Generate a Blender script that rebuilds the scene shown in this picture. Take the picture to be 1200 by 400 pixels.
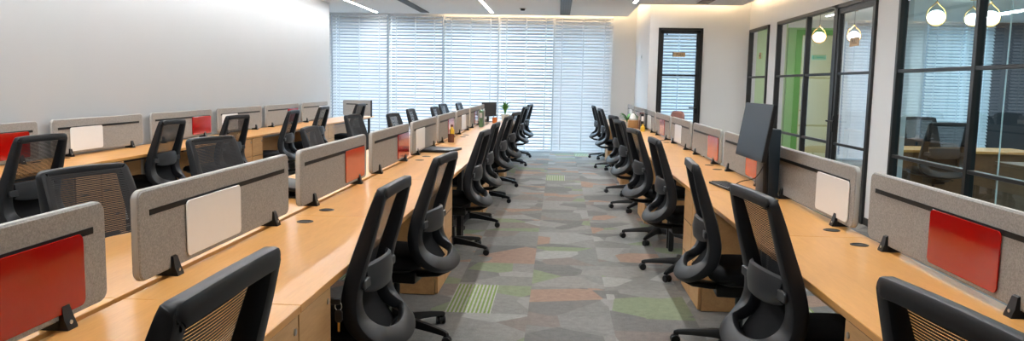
import bpy, bmesh, math, random
from mathutils import Vector, Matrix
PI = math.pi
random.seed(7)
for o in list(bpy.data.objects): bpy.data.objects.remove(o)
SC = bpy.context.scene
COL = SC.collection

# ------------------------------------------------------------------ camera
F_PX, PITCH, YAW, ROLL, EYE = 911.25, 0.1103, -0.0577, 0.0191, 1.4432
cam = bpy.data.cameras.new('camera'); cam.sensor_width = 36; cam.lens = F_PX*36/1200
cam.clip_start = 0.05; cam.clip_end = 200
camo = bpy.data.objects.new('camera', cam); COL.objects.link(camo)
cy, sy, cp, sp, cr, sr = math.cos(YAW), math.sin(YAW), math.cos(PITCH), math.sin(PITCH), math.cos(ROLL), math.sin(ROLL)
R0 = Vector((cy, -sy, 0)); F0 = Vector((sy, cy, 0)); Z0 = Vector((0, 0, 1))
FW = cp*F0 - sp*Z0; U0 = sp*F0 + cp*Z0
RT = cr*R0 + sr*U0; UP = cr*U0 - sr*R0
camo.matrix_world = Matrix(((RT.x, UP.x, -FW.x, 0), (RT.y, UP.y, -FW.y, 0), (RT.z, UP.z, -FW.z, EYE), (0, 0, 0, 1)))
SC.camera = camo
SC.view_settings.view_transform = 'Standard'; SC.view_settings.look = 'None'
SC.view_settings.exposure = 0.25; SC.view_settings.gamma = 1; SC.view_settings.use_curve_mapping = False

# ------------------------------------------------------------------ sky and lamps (strengths)
SKY_STRENGTH, DAYLIGHT_W, LED_STRENGTH, COVE_STRENGTH, PENDANT_STRENGTH = 0.36, 2400, 72, 34, 8
w = bpy.data.worlds.new('sky'); SC.world = w; w.use_nodes = True
bg = w.node_tree.nodes['Background']; bg.inputs[0].default_value = (0.80, 0.88, 0.98, 1); bg.inputs[1].default_value = SKY_STRENGTH
def area(name, loc, rot, sx, sy_, watts, col):
    l = bpy.data.lights.new(name, 'AREA'); l.shape = 'RECTANGLE'; l.size = sx; l.size_y = sy_; l.energy = watts; l.color = col
    o = bpy.data.objects.new(name, l); COL.objects.link(o); o.location = loc; o.rotation_euler = rot
    return o
# daylight outside the facade
area('daylight', (-2.2, 21.5, 6.2), (-math.radians(42), 0, 0), 9.0, 5.0, DAYLIGHT_W, (0.58, 0.80, 1.0))
area('daylight.001', (6.0, 21.5, 6.2), (-math.radians(42), 0, 0), 7.0, 5.0, DAYLIGHT_W*0.7, (0.58, 0.80, 1.0))

# ------------------------------------------------------------------ materials
def mat(name):
    m = bpy.data.materials.new(name); m.use_nodes = True
    nt = m.node_tree; return m, nt, nt.nodes['Principled BSDF']
def N(nt, t, **k):
    n = nt.nodes.new(t)
    for a, b in k.items():
        if a == 'ins':
            for i, v in b.items(): n.inputs[i].default_value = v
        else: setattr(n, a, b)
    return n
def L(nt, a, b): nt.links.new(a, b)
def plain(name, col, rough=0.5, metal=0.0, spec=0.5, var=0.06, scale=30, bump=0.0, bscale=200):
    m, nt, p = mat(name)
    p.inputs['Roughness'].default_value = rough; p.inputs['Metallic'].default_value = metal
    p.inputs['Specular IOR Level'].default_value = spec
    tc = N(nt, 'ShaderNodeTexCoord')
    nz = N(nt, 'ShaderNodeTexNoise', ins={'Scale': scale, 'Detail': 3.0}); L(nt, tc.outputs['Object'], nz.inputs['Vector'])
    mr = N(nt, 'ShaderNodeMapRange', ins={3: 1-var, 4: 1+var}); L(nt, nz.outputs['Fac'], mr.inputs[0])
    mx = N(nt, 'ShaderNodeVectorMath', operation='SCALE', ins={0: col}); L(nt, mr.outputs[0], mx.inputs['Scale'])
    L(nt, mx.outputs[0], p.inputs['Base Color'])
    if bump:
        n2 = N(nt, 'ShaderNodeTexNoise', ins={'Scale': bscale, 'Detail': 2.0}); L(nt, tc.outputs['Object'], n2.inputs['Vector'])
        b = N(nt, 'ShaderNodeBump', ins={'Strength': bump, 'Distance': 0.002}); L(nt, n2.outputs['Fac'], b.inputs['Height']); L(nt, b.outputs[0], p.inputs['Normal'])
    return m
def wood(name, c1, c2, stretch=(9, 0.9, 9), rough=0.32):
    m, nt, p = mat(name)
    tc = N(nt, 'ShaderNodeTexCoord')
    mp = N(nt, 'ShaderNodeMapping', ins={'Scale': stretch}); L(nt, tc.outputs['Object'], mp.inputs[0])
    oi = N(nt, 'ShaderNodeObjectInfo')
    ad = N(nt, 'ShaderNodeVectorMath', operation='ADD'); L(nt, mp.outputs[0], ad.inputs[0])
    sc = N(nt, 'ShaderNodeMath', operation='MULTIPLY', ins={1: 37.0}); L(nt, oi.outputs['Random'], sc.inputs[0]); L(nt, sc.outputs[0], ad.inputs[1])
    n1 = N(nt, 'ShaderNodeTexNoise', ins={'Scale': 1.6, 'Detail': 5.0, 'Roughness': 0.6, 'Distortion': 0.7}); L(nt, ad.outputs[0], n1.inputs['Vector'])
    n2 = N(nt, 'ShaderNodeTexNoise', ins={'Scale': 14.0, 'Detail': 3.0}); L(nt, ad.outputs[0], n2.inputs['Vector'])
    mx = N(nt, 'ShaderNodeMath', operation='MULTIPLY_ADD', ins={1: 0.35}); L(nt, n2.outputs['Fac'], mx.inputs[0])
    m7 = N(nt, 'ShaderNodeMath', operation='MULTIPLY', ins={1: 0.65}); L(nt, n1.outputs['Fac'], m7.inputs[0]); L(nt, m7.outputs[0], mx.inputs[2])
    cr_ = N(nt, 'ShaderNodeValToRGB'); L(nt, mx.outputs[0], cr_.inputs[0])
    e = cr_.color_ramp.elements; e[0].position = 0.32; e[0].color = (*c2, 1); e[1].position = 0.66; e[1].color = (*c1, 1)
    L(nt, cr_.outputs[0], p.inputs['Base Color']); p.inputs['Roughness'].default_value = rough
    return m
def emit(name, col, s):
    m = bpy.data.materials.new(name); m.use_nodes = True; nt = m.node_tree; nt.nodes.remove(nt.nodes['Principled BSDF'])
    e = N(nt, 'ShaderNodeEmission', ins={0: (*col, 1), 1: s}); L(nt, e.outputs[0], nt.nodes['Material Output'].inputs[0]); return m
def glass(name, tint, refl=1.0, rough=0.0):
    m = bpy.data.materials.new(name); m.use_nodes = True; nt = m.node_tree; nt.nodes.remove(nt.nodes['Principled BSDF'])
    t = N(nt, 'ShaderNodeBsdfTransparent', ins={0: (*tint, 1)}); g = N(nt, 'ShaderNodeBsdfGlossy', ins={0: (1, 1, 1, 1), 1: rough})
    f = N(nt, 'ShaderNodeFresnel', ins={0: 1.5}); k = N(nt, 'ShaderNodeMath', operation='MULTIPLY', ins={1: refl}); ge = N(nt, 'ShaderNodeNewGeometry'); fs = N(nt, 'ShaderNodeMath', operation='SUBTRACT', ins={0: 1.0}); L(nt, ge.outputs['Backfacing'], fs.inputs[1])
    k2 = N(nt, 'ShaderNodeMath', operation='MULTIPLY'); L(nt, f.outputs[0], k2.inputs[0]); L(nt, fs.outputs[0], k2.inputs[1]); L(nt, k2.outputs[0], k.inputs[0])
    mx = N(nt, 'ShaderNodeMixShader'); L(nt, k.outputs[0], mx.inputs[0]); L(nt, t.outputs[0], mx.inputs[1]); L(nt, g.outputs[0], mx.inputs[2])
    L(nt, mx.outputs[0], nt.nodes['Material Output'].inputs[0]); return m
def felt(name, c1, c2):
    m, nt, p = mat(name); tc = N(nt, 'ShaderNodeTexCoord')
    n1 = N(nt, 'ShaderNodeTexNoise', ins={'Scale': 160.0, 'Detail': 4.0, 'Roughness': 0.8}); L(nt, tc.outputs['Object'], n1.inputs['Vector'])
    cr_ = N(nt, 'ShaderNodeValToRGB'); L(nt, n1.outputs['Fac'], cr_.inputs[0]); e = cr_.color_ramp.elements
    e[0].position = 0.3; e[0].color = (*c1, 1); e[1].position = 0.7; e[1].color = (*c2, 1)
    L(nt, cr_.outputs[0], p.inputs['Base Color']); p.inputs['Roughness'].default_value = 0.95; p.inputs['Specular IOR Level'].default_value = 0.15
    b = N(nt, 'ShaderNodeBump', ins={'Strength': 0.25, 'Distance': 0.002}); L(nt, n1.outputs['Fac'], b.inputs['Height']); L(nt, b.outputs[0], p.inputs['Normal'])
    return m
def mesh_fabric(name, col, pitch, openness):
    m, nt, p = mat(name); p.inputs['Base Color'].default_value = (*col, 1); p.inputs['Roughness'].default_value = 0.75
    tc = N(nt, 'ShaderNodeTexCoord'); sx = N(nt, 'ShaderNodeSeparateXYZ'); L(nt, tc.outputs['Object'], sx.inputs[0])
    def cell(out, pit, frac):
        a = N(nt, 'ShaderNodeMath', operation='DIVIDE', ins={1: pit}); L(nt, out, a.inputs[0])
        b = N(nt, 'ShaderNodeMath', operation='FRACT'); L(nt, a.outputs[0], b.inputs[0])
        c = N(nt, 'ShaderNodeMath', operation='LESS_THAN', ins={1: frac}); L(nt, b.outputs[0], c.inputs[0]); return c.outputs[0]
    h = cell(sx.outputs['Z'], pitch, openness); v = cell(sx.outputs['X'], pitch*0.8, 0.86)
    mu = N(nt, 'ShaderNodeMath', operation='MULTIPLY'); L(nt, h, mu.inputs[0]); L(nt, v, mu.inputs[1])
    t = N(nt, 'ShaderNodeBsdfTransparent'); mx = N(nt, 'ShaderNodeMixShader'); L(nt, mu.outputs[0], mx.inputs[0])
    L(nt, p.outputs[0], mx.inputs[1]); L(nt, t.outputs[0], mx.inputs[2]); L(nt, mx.outputs[0], nt.nodes['Material Output'].inputs[0]); return m
def slat_mat(name, col, trans):
    m, nt, p = mat(name); p.inputs['Base Color'].default_value = (*col, 1); p.inputs['Roughness'].default_value = 0.45
    t = N(nt, 'ShaderNodeBsdfTranslucent', ins={0: (*col, 1)}); mx = N(nt, 'ShaderNodeMixShader', ins={0: trans})
    L(nt, p.outputs[0], mx.inputs[1]); L(nt, t.outputs[0], mx.inputs[2]); L(nt, mx.outputs[0], nt.nodes['Material Output'].inputs[0]); return m
def carpet():
    m, nt, p = mat('carpet_tiles'); p.inputs['Roughness'].default_value = 0.95; p.inputs['Specular IOR Level'].default_value = 0.1
    tc = N(nt, 'ShaderNodeTexCoord'); sx = N(nt, 'ShaderNodeSeparateXYZ'); L(nt, tc.outputs['Object'], sx.inputs[0])
    def M(op, a, b=None, c=None):
        n = N(nt, 'ShaderNodeMath', operation=op)
        for i, q in enumerate((a, b, c)):
            if q is None: continue
            if isinstance(q, (int, float)): n.inputs[i].default_value = q
            else: L(nt, q, n.inputs[i])
        return n.outputs[0]
    TW, TH = 0.525, 0.70
    u = M('DIVIDE', M('ADD', sx.outputs['X'], 0.16), TW); iu = M('FLOOR', u)
    v = M('DIVIDE', M('ADD', sx.outputs['Y'], M('MULTIPLY', M('MODULO', iu, 2.0), 0.0)), TH); v = M('ADD', v, 0.18); iv = M('FLOOR', v)
    cb = N(nt, 'ShaderNodeCombineXYZ'); L(nt, iu, cb.inputs[0]); L(nt, iv, cb.inputs[1])
    wn = N(nt, 'ShaderNodeTexWhiteNoise', noise_dimensions='3D'); L(nt, cb.outputs[0], wn.inputs['Vector'])
    # angular patches inside every tile
    off = N(nt, 'ShaderNodeVectorMath', operation='SCALE', ins={'Scale': 9.0}); L(nt, wn.outputs['Color'], off.inputs[0])
    st = N(nt, 'ShaderNodeVectorMath', operation='MULTIPLY', ins={1: (2.1, 2.5, 0.0)}); L(nt, tc.outputs['Object'], st.inputs[0])
    rot = N(nt, 'ShaderNodeVectorRotate', rotation_type='Z_AXIS'); L(nt, st.outputs[0], rot.inputs['Vector']); L(nt, M('MULTIPLY', wn.outputs['Value'], 1.3), rot.inputs['Angle'])
    ad = N(nt, 'ShaderNodeVectorMath', operation='ADD'); L(nt, rot.outputs[0], ad.inputs[0]); L(nt, off.outputs[0], ad.inputs[1])
    vo = N(nt, 'ShaderNodeTexVoronoi', ins={'Scale': 1.15}); L(nt, ad.outputs[0], vo.inputs['Vector'])
    sc = N(nt, 'ShaderNodeSeparateColor'); L(nt, vo.outputs['Color'], sc.inputs[0])
    val = M('FRACT', M('ADD', M('MULTIPLY', sc.outputs[0], 0.72), M('MULTIPLY', wn.outputs['Value'], 0.9)))
    rp = N(nt, 'ShaderNodeValToRGB'); rp.color_ramp.interpolation = 'CONSTANT'; L(nt, val, rp.inputs[0])
    cols = [(0, (.150, .148, .140)), (.14, (.122, .119, .114)), (.24, (.190, .186, .176)), (.36, (.160, .158, .150)), (.46, (.150, .172, .115)), (.54, (.175, .170, .160)),
            (.66, (.130, .126, .120)), (.74, (.215, .150, .118)), (.81, (.155, .136, .124)), (.88, (.165, .160, .152)), (.95, (.215, .212, .2))]
    e = rp.color_ramp.elements; e[0].color = (*cols[0][1], 1); e[1].position = cols[1][0]; e[1].color = (*cols[1][1], 1)
    for pz, c in cols[2:]:
        q = e.new(pz); q.color = (*c, 1)
    # striped tiles
    s2 = N(nt, 'ShaderNodeSeparateColor'); L(nt, wn.outputs['Color'], s2.inputs[0])
    isst = M('MULTIPLY', M('GREATER_THAN', s2.outputs[1], 0.955), M('LESS_THAN', M('FRACT', u), 0.55))
    line = M('GREATER_THAN', M('FRACT', M('DIVIDE', sx.outputs['X'], 0.026)), 0.5)
    sm = N(nt, 'ShaderNodeMix', data_type='RGBA', ins={6: (.13, .18, .06, 1), 7: (.27, .27, .24, 1)}); L(nt, line, sm.inputs[0])
    mx = N(nt, 'ShaderNodeMix', data_type='RGBA'); L(nt, isst, mx.inputs[0]); L(nt, rp.outputs[0], mx.inputs[6]); L(nt, sm.outputs[2], mx.inputs[7])
    nz = N(nt, 'ShaderNodeTexNoise', ins={'Scale': 120.0, 'Detail': 4.0, 'Roughness': 0.85}); L(nt, tc.outputs['Object'], nz.inputs['Vector'])
    n3 = N(nt, 'ShaderNodeTexNoise', ins={'Scale': 22.0, 'Detail': 4.0}); L(nt, tc.outputs['Object'], n3.inputs['Vector'])
    k = M('MULTIPLY', M('MULTIPLY_ADD', nz.outputs['Fac'], 2.2, 0.36), M('MULTIPLY_ADD', n3.outputs['Fac'], 0.5, 0.75))
    fin = N(nt, 'ShaderNodeVectorMath', operation='SCALE'); L(nt, mx.outputs[2], fin.inputs[0]); L(nt, k, fin.inputs['Scale'])
    L(nt, fin.outputs[0], p.inputs['Base Color'])
    b = N(nt, 'ShaderNodeBump', ins={'Strength': 0.4, 'Distance': 0.004}); L(nt, nz.outputs['Fac'], b.inputs['Height']); L(nt, b.outputs[0], p.inputs['Normal'])
    return m

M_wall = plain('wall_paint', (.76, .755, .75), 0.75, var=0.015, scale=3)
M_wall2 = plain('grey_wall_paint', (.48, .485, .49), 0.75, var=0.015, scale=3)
M_ceil = plain('ceiling_paint', (.88, .89, .90), 0.85, var=0.01, scale=3)
M_floor = carpet()
M_oak = wood('oak_laminate', (.71, .36, .105), (.58, .27, .074))
M_oakz = wood('oak_laminate_front', (.62, .36, .155), (.48, .255, .10), stretch=(9, 0.9, 9), rough=0.4)
M_walnut = wood('brown_veneer', (.20, .105, .055), (.12, .06, .032))
M_black = plain('black_plastic', (.007, .007, .008), 0.42, spec=0.35, var=0.1)
M_char = plain('charcoal_plastic', (.008, .0085, .0105), 0.45, spec=0.35, var=0.08)
M_shell = plain('dark_grey_plastic', (.024, .026, .030), 0.42, var=0.06)
M_fab = plain('black_fabric', (.008, .008, .009), 0.9, spec=0.2, var=0.2, scale=120, bump=0.3, bscale=500)
M_mesh = mesh_fabric('chair_mesh', (.011, .011, .013), 0.0075, 0.23)
M_felt = felt('grey_felt', (.215, .206, .194), (.425, .408, .388))
M_edge = plain('screen_edge', (.42, .41, .39), 0.6)
M_rail = plain('black_rail', (.004, .004, .005), 0.5, spec=0.2)
M_red = plain('red_acrylic', (.36, .005, .003), 0.10, var=0.02)
M_orange = plain('orange_red_acrylic', (.52, .055, .018), 0.15, var=0.02)
M_white = plain('white_board', (.87, .87, .86), 0.25, var=0.01)
M_frame = plain('black_metal', (.013, .0125, .013), 0.38, var=0.08)
M_steel = plain('brushed_steel', (.55, .54, .52), 0.3, metal=1.0)
M_brass = plain('brass', (.75, .46, .15), 0.25, metal=1.0)
M_greenwall = plain('green_paint', (.46, .62, .30), 0.7, var=0.02, scale=3)
M_dkgreen = plain('dark_green_paint', (.16, .38, .09), 0.7, var=0.02, scale=3)
M_olive = plain('olive_panel', (.50, .47, .22), 0.6, var=0.04, scale=3)
M_dark = plain('dark_wall_panel', (.035, .042, .055), 0.5, var=0.05, scale=3)
M_slat = slat_mat('blind_slat', (.74, .745, .75), 0.09)
M_tape = slat_mat('blind_tape', (.86, .87, .88), 0.3)
M_led = emit('led_light', (0.94, 0.975, 1.0), LED_STRENGTH)
M_cove = emit('warm_led', (1.0, 0.72, 0.42), COVE_STRENGTH)
M_cove2 = emit('neutral_led', (1.0, 0.93, 0.84), COVE_STRENGTH*.4)
M_globe = emit('lit_globe', (1.0, 0.97, 0.92), PENDANT_STRENGTH)
M_glass = glass('clear_glass', (.965, .985, .985), 1.0)
M_tint = glass('grey_tinted_glass', (.79, .93, .96), 1.0)
M_frost = glass('window_glass', (.95, .98, 1.0), 0.7)
M_mon = plain('monitor_screen', (.020, .026, .034), 0.4, spec=0.25, var=0.02)
M_pc = plain('blue_black_plastic', (.010, .022, .034), 0.35, var=0.05)
M_pink = plain('dusty_pink_fabric', (.33, .16, .135), 0.9, var=0.1, bump=0.2)
M_leaf = plain('leaf', (.07, .24, .04), 0.5, var=0.3)
M_wicker = wood('wicker', (.50, .29, .11), (.30, .15, .05), stretch=(40, 40, 120), rough=0.7)
M_paper = plain('paper_white', (.82, .82, .80), 0.8, var=0.02)
M_pot = plain('white_ceramic', (.72, .71, .68), 0.3, var=0.02)
M_yellow = plain('yellow_plastic', (.75, .48, .03), 0.4)
M_orng = plain('orange_card', (.75, .20, .04), 0.5)
M_brown = plain('brown_glaze', (.13, .045, .03), 0.25)
M_bgreen = plain('green_card', (.10, .20, .10), 0.5)
M_blue = plain('blue_card', (.10, .16, .35), 0.5)
M_sign = plain('tan_sign', (.50, .33, .17), 0.4)
M_teal = plain('teal_sign', (.05, .42, .28), 0.4)
M_ink = plain('sign_ink', (.05, .03, .02), 0.5)

# ------------------------------------------------------------------ mesh helpers
class MB:
    def __init__(s): s.bm = bmesh.new()
    def box(s, x0, x1, y0, y1, z0, z1, bev=0.0, seg=2):
        r = bmesh.ops.create_cube(s.bm, size=1.0); vs = r['verts']
        for v in vs: v.co = Vector((x0+(v.co.x+.5)*(x1-x0), y0+(v.co.y+.5)*(y1-y0), z0+(v.co.z+.5)*(z1-z0)))
        if bev:
            es = list({e for v in vs for e in v.link_edges})
            bmesh.ops.bevel(s.bm, geom=es, offset=bev, segments=seg, affect='EDGES', profile=0.5)
        return s
    def loft(s, rings, closed_ring=True, caps=True, closed_path=False):
        R = [[s.bm.verts.new(p) for p in r] for r in rings]; n = len(R[0]); K = len(R)
        for i in range(K if closed_path else K-1):
            a, b = R[i], R[(i+1) % K]
            for j in range(n if closed_ring else n-1):
                try: s.bm.faces.new((a[j], a[(j+1) % n], b[(j+1) % n], b[j]))
                except ValueError: pass
        if caps and not closed_path and closed_ring:
            s.bm.faces.new(R[0][::-1]); s.bm.faces.new(R[-1])
        return s
    def tube(s, pts, r, n=8, caps=True):
        pts = [Vector(p) for p in pts]; rings = []; ref = None
        for i, p in enumerate(pts):
            t = (pts[min(i+1, len(pts)-1)]-pts[max(i-1, 0)]).normalized()
            if ref is None: ref = t.orthogonal().normalized()
            ref = (ref - t*ref.dot(t)).normalized(); b = t.cross(ref)
            rr = r[i] if isinstance(r, (list, tuple)) else r
            rings.append([p + rr*(math.cos(2*PI*k/n)*ref + math.sin(2*PI*k/n)*b) for k in range(n)])
        return s.loft(rings, caps=caps)
    def lathe(s, prof, c=(0, 0, 0), n=20, axis='Z'):
        rings = []
        for r, z in prof:
            r = max(r, 1e-4); ring = []
            for k in range(n):
                a = 2*PI*k/n; x, y = r*math.cos(a), r*math.sin(a)
                ring.append(Vector((c[0]+x, c[1]+y, c[2]+z)) if axis == 'Z' else Vector((c[0]+z, c[1]+x, c[2]+y)) if axis == 'X' else Vector((c[0]+y, c[1]+z, c[2]+x)))
            rings.append(ring)
        return s.loft(rings)
    def rpanel(s, x0, x1, z0, z1, y0, y1, r, e=0.002, n=6):
        """rounded rectangle in XZ extruded along Y with softened edges"""
        def ring(y, ins):
            out = []; rr = max(r-ins, 1e-4)
            for cx, cz, a0 in ((x1-r, z1-r, 0), (x0+r, z1-r, PI/2), (x0+r, z0+r, PI), (x1-r, z0+r, 1.5*PI)):
                for k in range(n+1):
                    a = a0 + k/n*PI/2; out.append(Vector((cx+rr*math.cos(a), y, cz+rr*math.sin(a))))
            return out
        return s.loft([ring(y0, e), ring(y0+e, 0), ring(y1-e, 0), ring(y1, e)])
    def sweep(s, pts, nrm, wid, th, closed=True, rnd=0.35):
        n = len(pts); rings = []
        for i in range(n):
            if closed: t = pts[(i+1) % n]-pts[i-1]
            else: t = pts[min(i+1, n-1)]-pts[max(i-1, 0)]
            t.normalize(); nn = (nrm[i]-t*nrm[i].dot(t)).normalized(); b = t.cross(nn)
            W, T = wid[i]/2, th[i]/2; c = min(W, T)*2*rnd
            sec = [(W, T-c), (W-c*.3, T-c*.3), (W-c, T), (-W+c, T), (-W+c*.3, T-c*.3), (-W, T-c), (-W, -T+c), (-W+c*.3, -T+c*.3), (-W+c, -T), (W-c, -T), (W-c*.3, -T+c*.3), (W, -T+c)]
            rings.append([pts[i]+b*x+nn*y for x, y in sec])
        return s.loft(rings, closed_path=closed)
    def xf(s, m):
        bmesh.ops.transform(s.bm, matrix=m, verts=s.bm.verts[:]); return s
    def build(s, name, m, parent=None, smooth=True, ang=38):
        bmesh.ops.recalc_face_normals(s.bm, faces=s.bm.faces[:])
        me = bpy.data.meshes.new(name); s.bm.to_mesh(me); s.bm.free()
        me.materials.append(m)
        if smooth:
            me.polygons.foreach_set('use_smooth', [True]*len(me.polygons)); me.set_sharp_from_angle(angle=math.radians(ang))
        o = bpy.data.objects.new(name, me); COL.objects.link(o)
        if parent is not None: o.parent = parent
        return o
def catmull(pts, sub, closed=False):
    out = []; n = len(pts)
    for i in range(n if closed else n-1):
        p = [pts[(i+k) % n] if closed else pts[min(max(i+k, 0), n-1)] for k in (-1, 0, 1, 2)]
        for q in range(sub):
            t = q/sub; out.append(tuple(0.5*((2*b)+(-a+c)*t+(2*a-5*b+4*c-d)*t*t+(-a+3*b-3*c+d)*t**3) for a, b, c, d in zip(*p)))
    if not closed: out.append(tuple(pts[-1]))
    return out
def tag(o, label, cat, group=None, kind=None):
    o['label'] = label; o['category'] = cat
    if group: o['group'] = group
    if kind: o['kind'] = kind
    return o
def thing(name, label, cat, loc=(0, 0, 0), rz=0, group=None):
    o = bpy.data.objects.new(name, None); COL.objects.link(o); o.empty_display_size = 0.1
    o.location = loc; o.rotation_euler = (0, 0, rz); return tag(o, label, cat, group)
def struct(name, mb, m, parent=None, **k):
    o = mb.build(name, m, parent, **k)
    if parent is None: o['kind'] = 'structure'
    return o
def dup(root, loc, rz, label):
    r = root.copy(); COL.objects.link(r); r.location = loc; r.rotation_euler = (0, 0, rz); r['label'] = label
    for ch in list(root.children):
        c = ch.copy(); COL.objects.link(c); c.parent = r
        for g in list(ch.children):
            d = g.copy(); COL.objects.link(d); d.parent = c
    return r
ORD = ['nearest the camera', 'second from the camera', 'third from the camera', 'fourth from the camera', 'fifth from the camera', 'sixth from the camera', 'seventh from the camera', 'eighth from the camera', 'farthest from the camera']

# ------------------------------------------------------------------ room shell
CZ, TZ = 2.887, 3.20            # dropped ceiling, slab above the cove
XW, XR, YF, YD, YB = -4.30, 3.35, 16.70, 14.20, -3.5
struct('floor', MB().box(-6.4, 11.2, YB-.2, YF+.3, -0.12, 0), M_floor, smooth=False)
c = MB()
c.box(-4.06, 3.16, YB, 14.0, CZ, CZ+.04); c.box(-6.3, 1.39, 14.0, 16.46, CZ, CZ+.04)
struct('ceiling', c, M_ceil, smooth=False)
struct('ceiling.001', MB().box(-6.4, 11.2, YB-.2, YF+.3, TZ, TZ+.1), M_ceil, smooth=False)
struct('ceiling.002', MB().box(3.48, 11.1, 1.0, YF, CZ, CZ+.04), M_ceil, smooth=False)
struct('ceiling.003', MB().box(1.72, 3.34, 14.32, YF, CZ, CZ+.04), M_ceil, smooth=False)
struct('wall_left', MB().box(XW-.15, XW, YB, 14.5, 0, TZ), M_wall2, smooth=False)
struct('wall_alcove', MB().box(-6.4, -6.25, 14.35, YF, 0, TZ).box(-6.25, XW-.15, 14.35, 14.5, 0, TZ), M_wall, smooth=False)
struct('wall_front', MB().box(-4.45, 11.2, YB-.15, YB, 0, TZ), M_wall, smooth=False)
# facade with window openings
op = [(-6.1, 1.12), (1.78, 3.2), (5.85, 6.8), (7.5, 8.85)]
f = MB(); xs = [-6.4]+[v for o in op for v in o]+[11.2]
for a, b in zip(xs[0::2], xs[1::2]): f.box(a, b, YF, YF+.2, 0, TZ)
for a, b in op: f.box(a, b, YF, YF+.2, 2.93, TZ); f.box(a, b, YF, YF+.2, 0, .03)
struct('wall_back', f, M_wall, smooth=False)
# white return beside the last blind, return wall, door wall
struct('wall_return', MB().box(1.6, 1.72, YD, YF, 0, TZ), M_wall, smooth=False)
D0, D1, DH = 1.755, 2.54, 2.50
struct('wall_inner', MB().box(1.72, D0, YD, YD+.12, 0, TZ).box(D1, XR, YD, YD+.12, 0, TZ).box(D0, D1, YD, YD+.12, DH, TZ), M_wall, smooth=False)
GH = 2.475
gl = [(2.12, 8.0), (8.57, 12.34), (12.84, 14.1)]
f = MB(); ys = [YB]+[v for g in gl for v in g]+[YF]
for a, b in zip(ys[0::2], ys[1::2]): f.box(XR, XR+.12, a, b, 0, TZ)
for a, b in gl: f.box(XR, XR+.12, a, b, GH, TZ)
struct('wall_right', f, M_wall, smooth=False)
struct('wall_side', MB().box(11.05, 11.2, 1.0, YF, 0, TZ).box(3.47, 11.05, .85, 1.0, 0, TZ), M_wall, smooth=False)
b = MB()
for a, c_ in [(-3.5, 2.12), (8.0, 8.57), (12.34, 12.84)]: b.box(XR-.012, XR, a, c_, 0, .08, .002)
struct('baseboard_right', b, M_frame, smooth=False)
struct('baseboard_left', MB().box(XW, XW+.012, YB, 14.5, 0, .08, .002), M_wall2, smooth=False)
# warm LED strips lying in the cove, on top of the dropped ceiling
def cove(x0, x1, y0, y1, label, m=None):
    o = MB().box(x0, x1, y0, y1, CZ+.042, CZ+.058).build('cove_strip', m or M_cove, smooth=False)
    tag(o, label, 'light strip')
cove(-4.055, -4.03, -3, 13.9, 'warm light strip in the ceiling cove along the plain left wall', M_cove2)
cove(3.13, 3.155, -3, 13.9, 'warm light strip in the ceiling cove above the glazed right wall')
cove(1.45, 3.05, 13.97, 13.995, 'warm light strip in the ceiling cove above the office door')
cove(1.36, 1.385, 14.1, 16.4, 'warm light strip in the cove over the short white return wall')
cove(-2.5, 1.3, 16.43, 16.455, 'warm light strip in the cove above the window blinds')

# ------------------------------------------------------------------ facade windows and blinds
def window(i, x0, x1, muls):
    r = MB()
    r.box(x0, x1, YF+.06, YF+.12, .03, .09).box(x0, x1, YF+.06, YF+.12, 2.87, 2.93)
    for q in [x0+.03]+muls+[x1-.03]: r.box(q-.03, q+.03, YF+.055, YF+.125, .03, 2.93)
    o = struct('window_%d' % i, r, M_white, smooth=False)
    MB().box(x0, x1, YF+.085, YF+.093, .05, 2.9).build('pane', M_frost, o, smooth=False)
window(1, -6.1, 1.12, [-4.86, -3.655, -2.47, -1.29, -.12]); window(2, 1.78, 3.2, []); window(3, 5.85, 6.8, []); window(4, 7.5, 8.85, [8.4])
struct('trim_1', MB().box(-6.2, 1.6, YF-.05, YF-.001, 0, .03, .003), M_wall, smooth=False)
def blind(x0, x1, label, y=YF-.12, tilt=52, ztop=2.875, group='venetian blinds at the windows'):
    t = thing('venetian_blind', label, 'blind', ((x0+x1)/2, y, 0), 0, group); h = (x1-x0)/2
    MB().box(-h, h, -.028, .028, ztop-.045, ztop, .004).build('head_rail', M_tape, t)
    s = MB(); p = .066; W = .040; a = math.radians(tilt); z = ztop-.08
    while z > .075:
        ring = []
        for k in (-1, -.33, .33, 1):
            bow = .004*(1-k*k)
            ring.append((k*W*math.cos(a) - bow*math.sin(a), k*W*math.sin(a) + bow*math.cos(a)))
        pr = ring + [(yy-.0012*math.sin(a), zz-.0014) for yy, zz in ring[::-1]]
        s.loft([[Vector((xx, yy, z+zz)) for yy, zz in pr] for xx in (-h+.004, h-.004)]); z -= p
    s.build('slats', M_slat, t, ang=60)
    tp = MB()
    for q in (-h+.16, 0, h-.16): tp.box(q-.012, q+.012, -.0345, -.0335, .06, ztop-.045)
    tp.build('ladder_tape', M_tape, t, smooth=False)
    MB().box(-h, h, -.025, .025, .032, .055, .004).build('bottom_rail', M_tape, t)
    return t
bl = [(-6.05, -4.88, 'white venetian blind mostly hidden past the end of the left wall', 50), (-4.86, -3.675, 'white venetian blind next to the end of the left wall', 38), (-3.63, -2.49, 'white venetian blind second from the left wall, right of a bright gap', 33),
      (-2.45, -1.30, 'white venetian blind third from the left wall, middle of the window', 35), (-1.28, -.135, 'white venetian blind behind the far end of the left desk run', 32), (-.115, 1.10, 'white venetian blind at the end of the aisle, rightmost of the window', 44)]
for a, b_, lb, tl in bl: blind(a, b_, lb, tilt=tl)
blind(1.80, 3.15, 'white venetian blind seen through the black framed office door', tilt=38)
blind(5.88, 6.78, 'pale venetian blind seen through the glazed door on the right', tilt=50)
blind(7.52, 8.83, 'blue-tinted venetian blind seen through the large right glazing', tilt=40)

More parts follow.
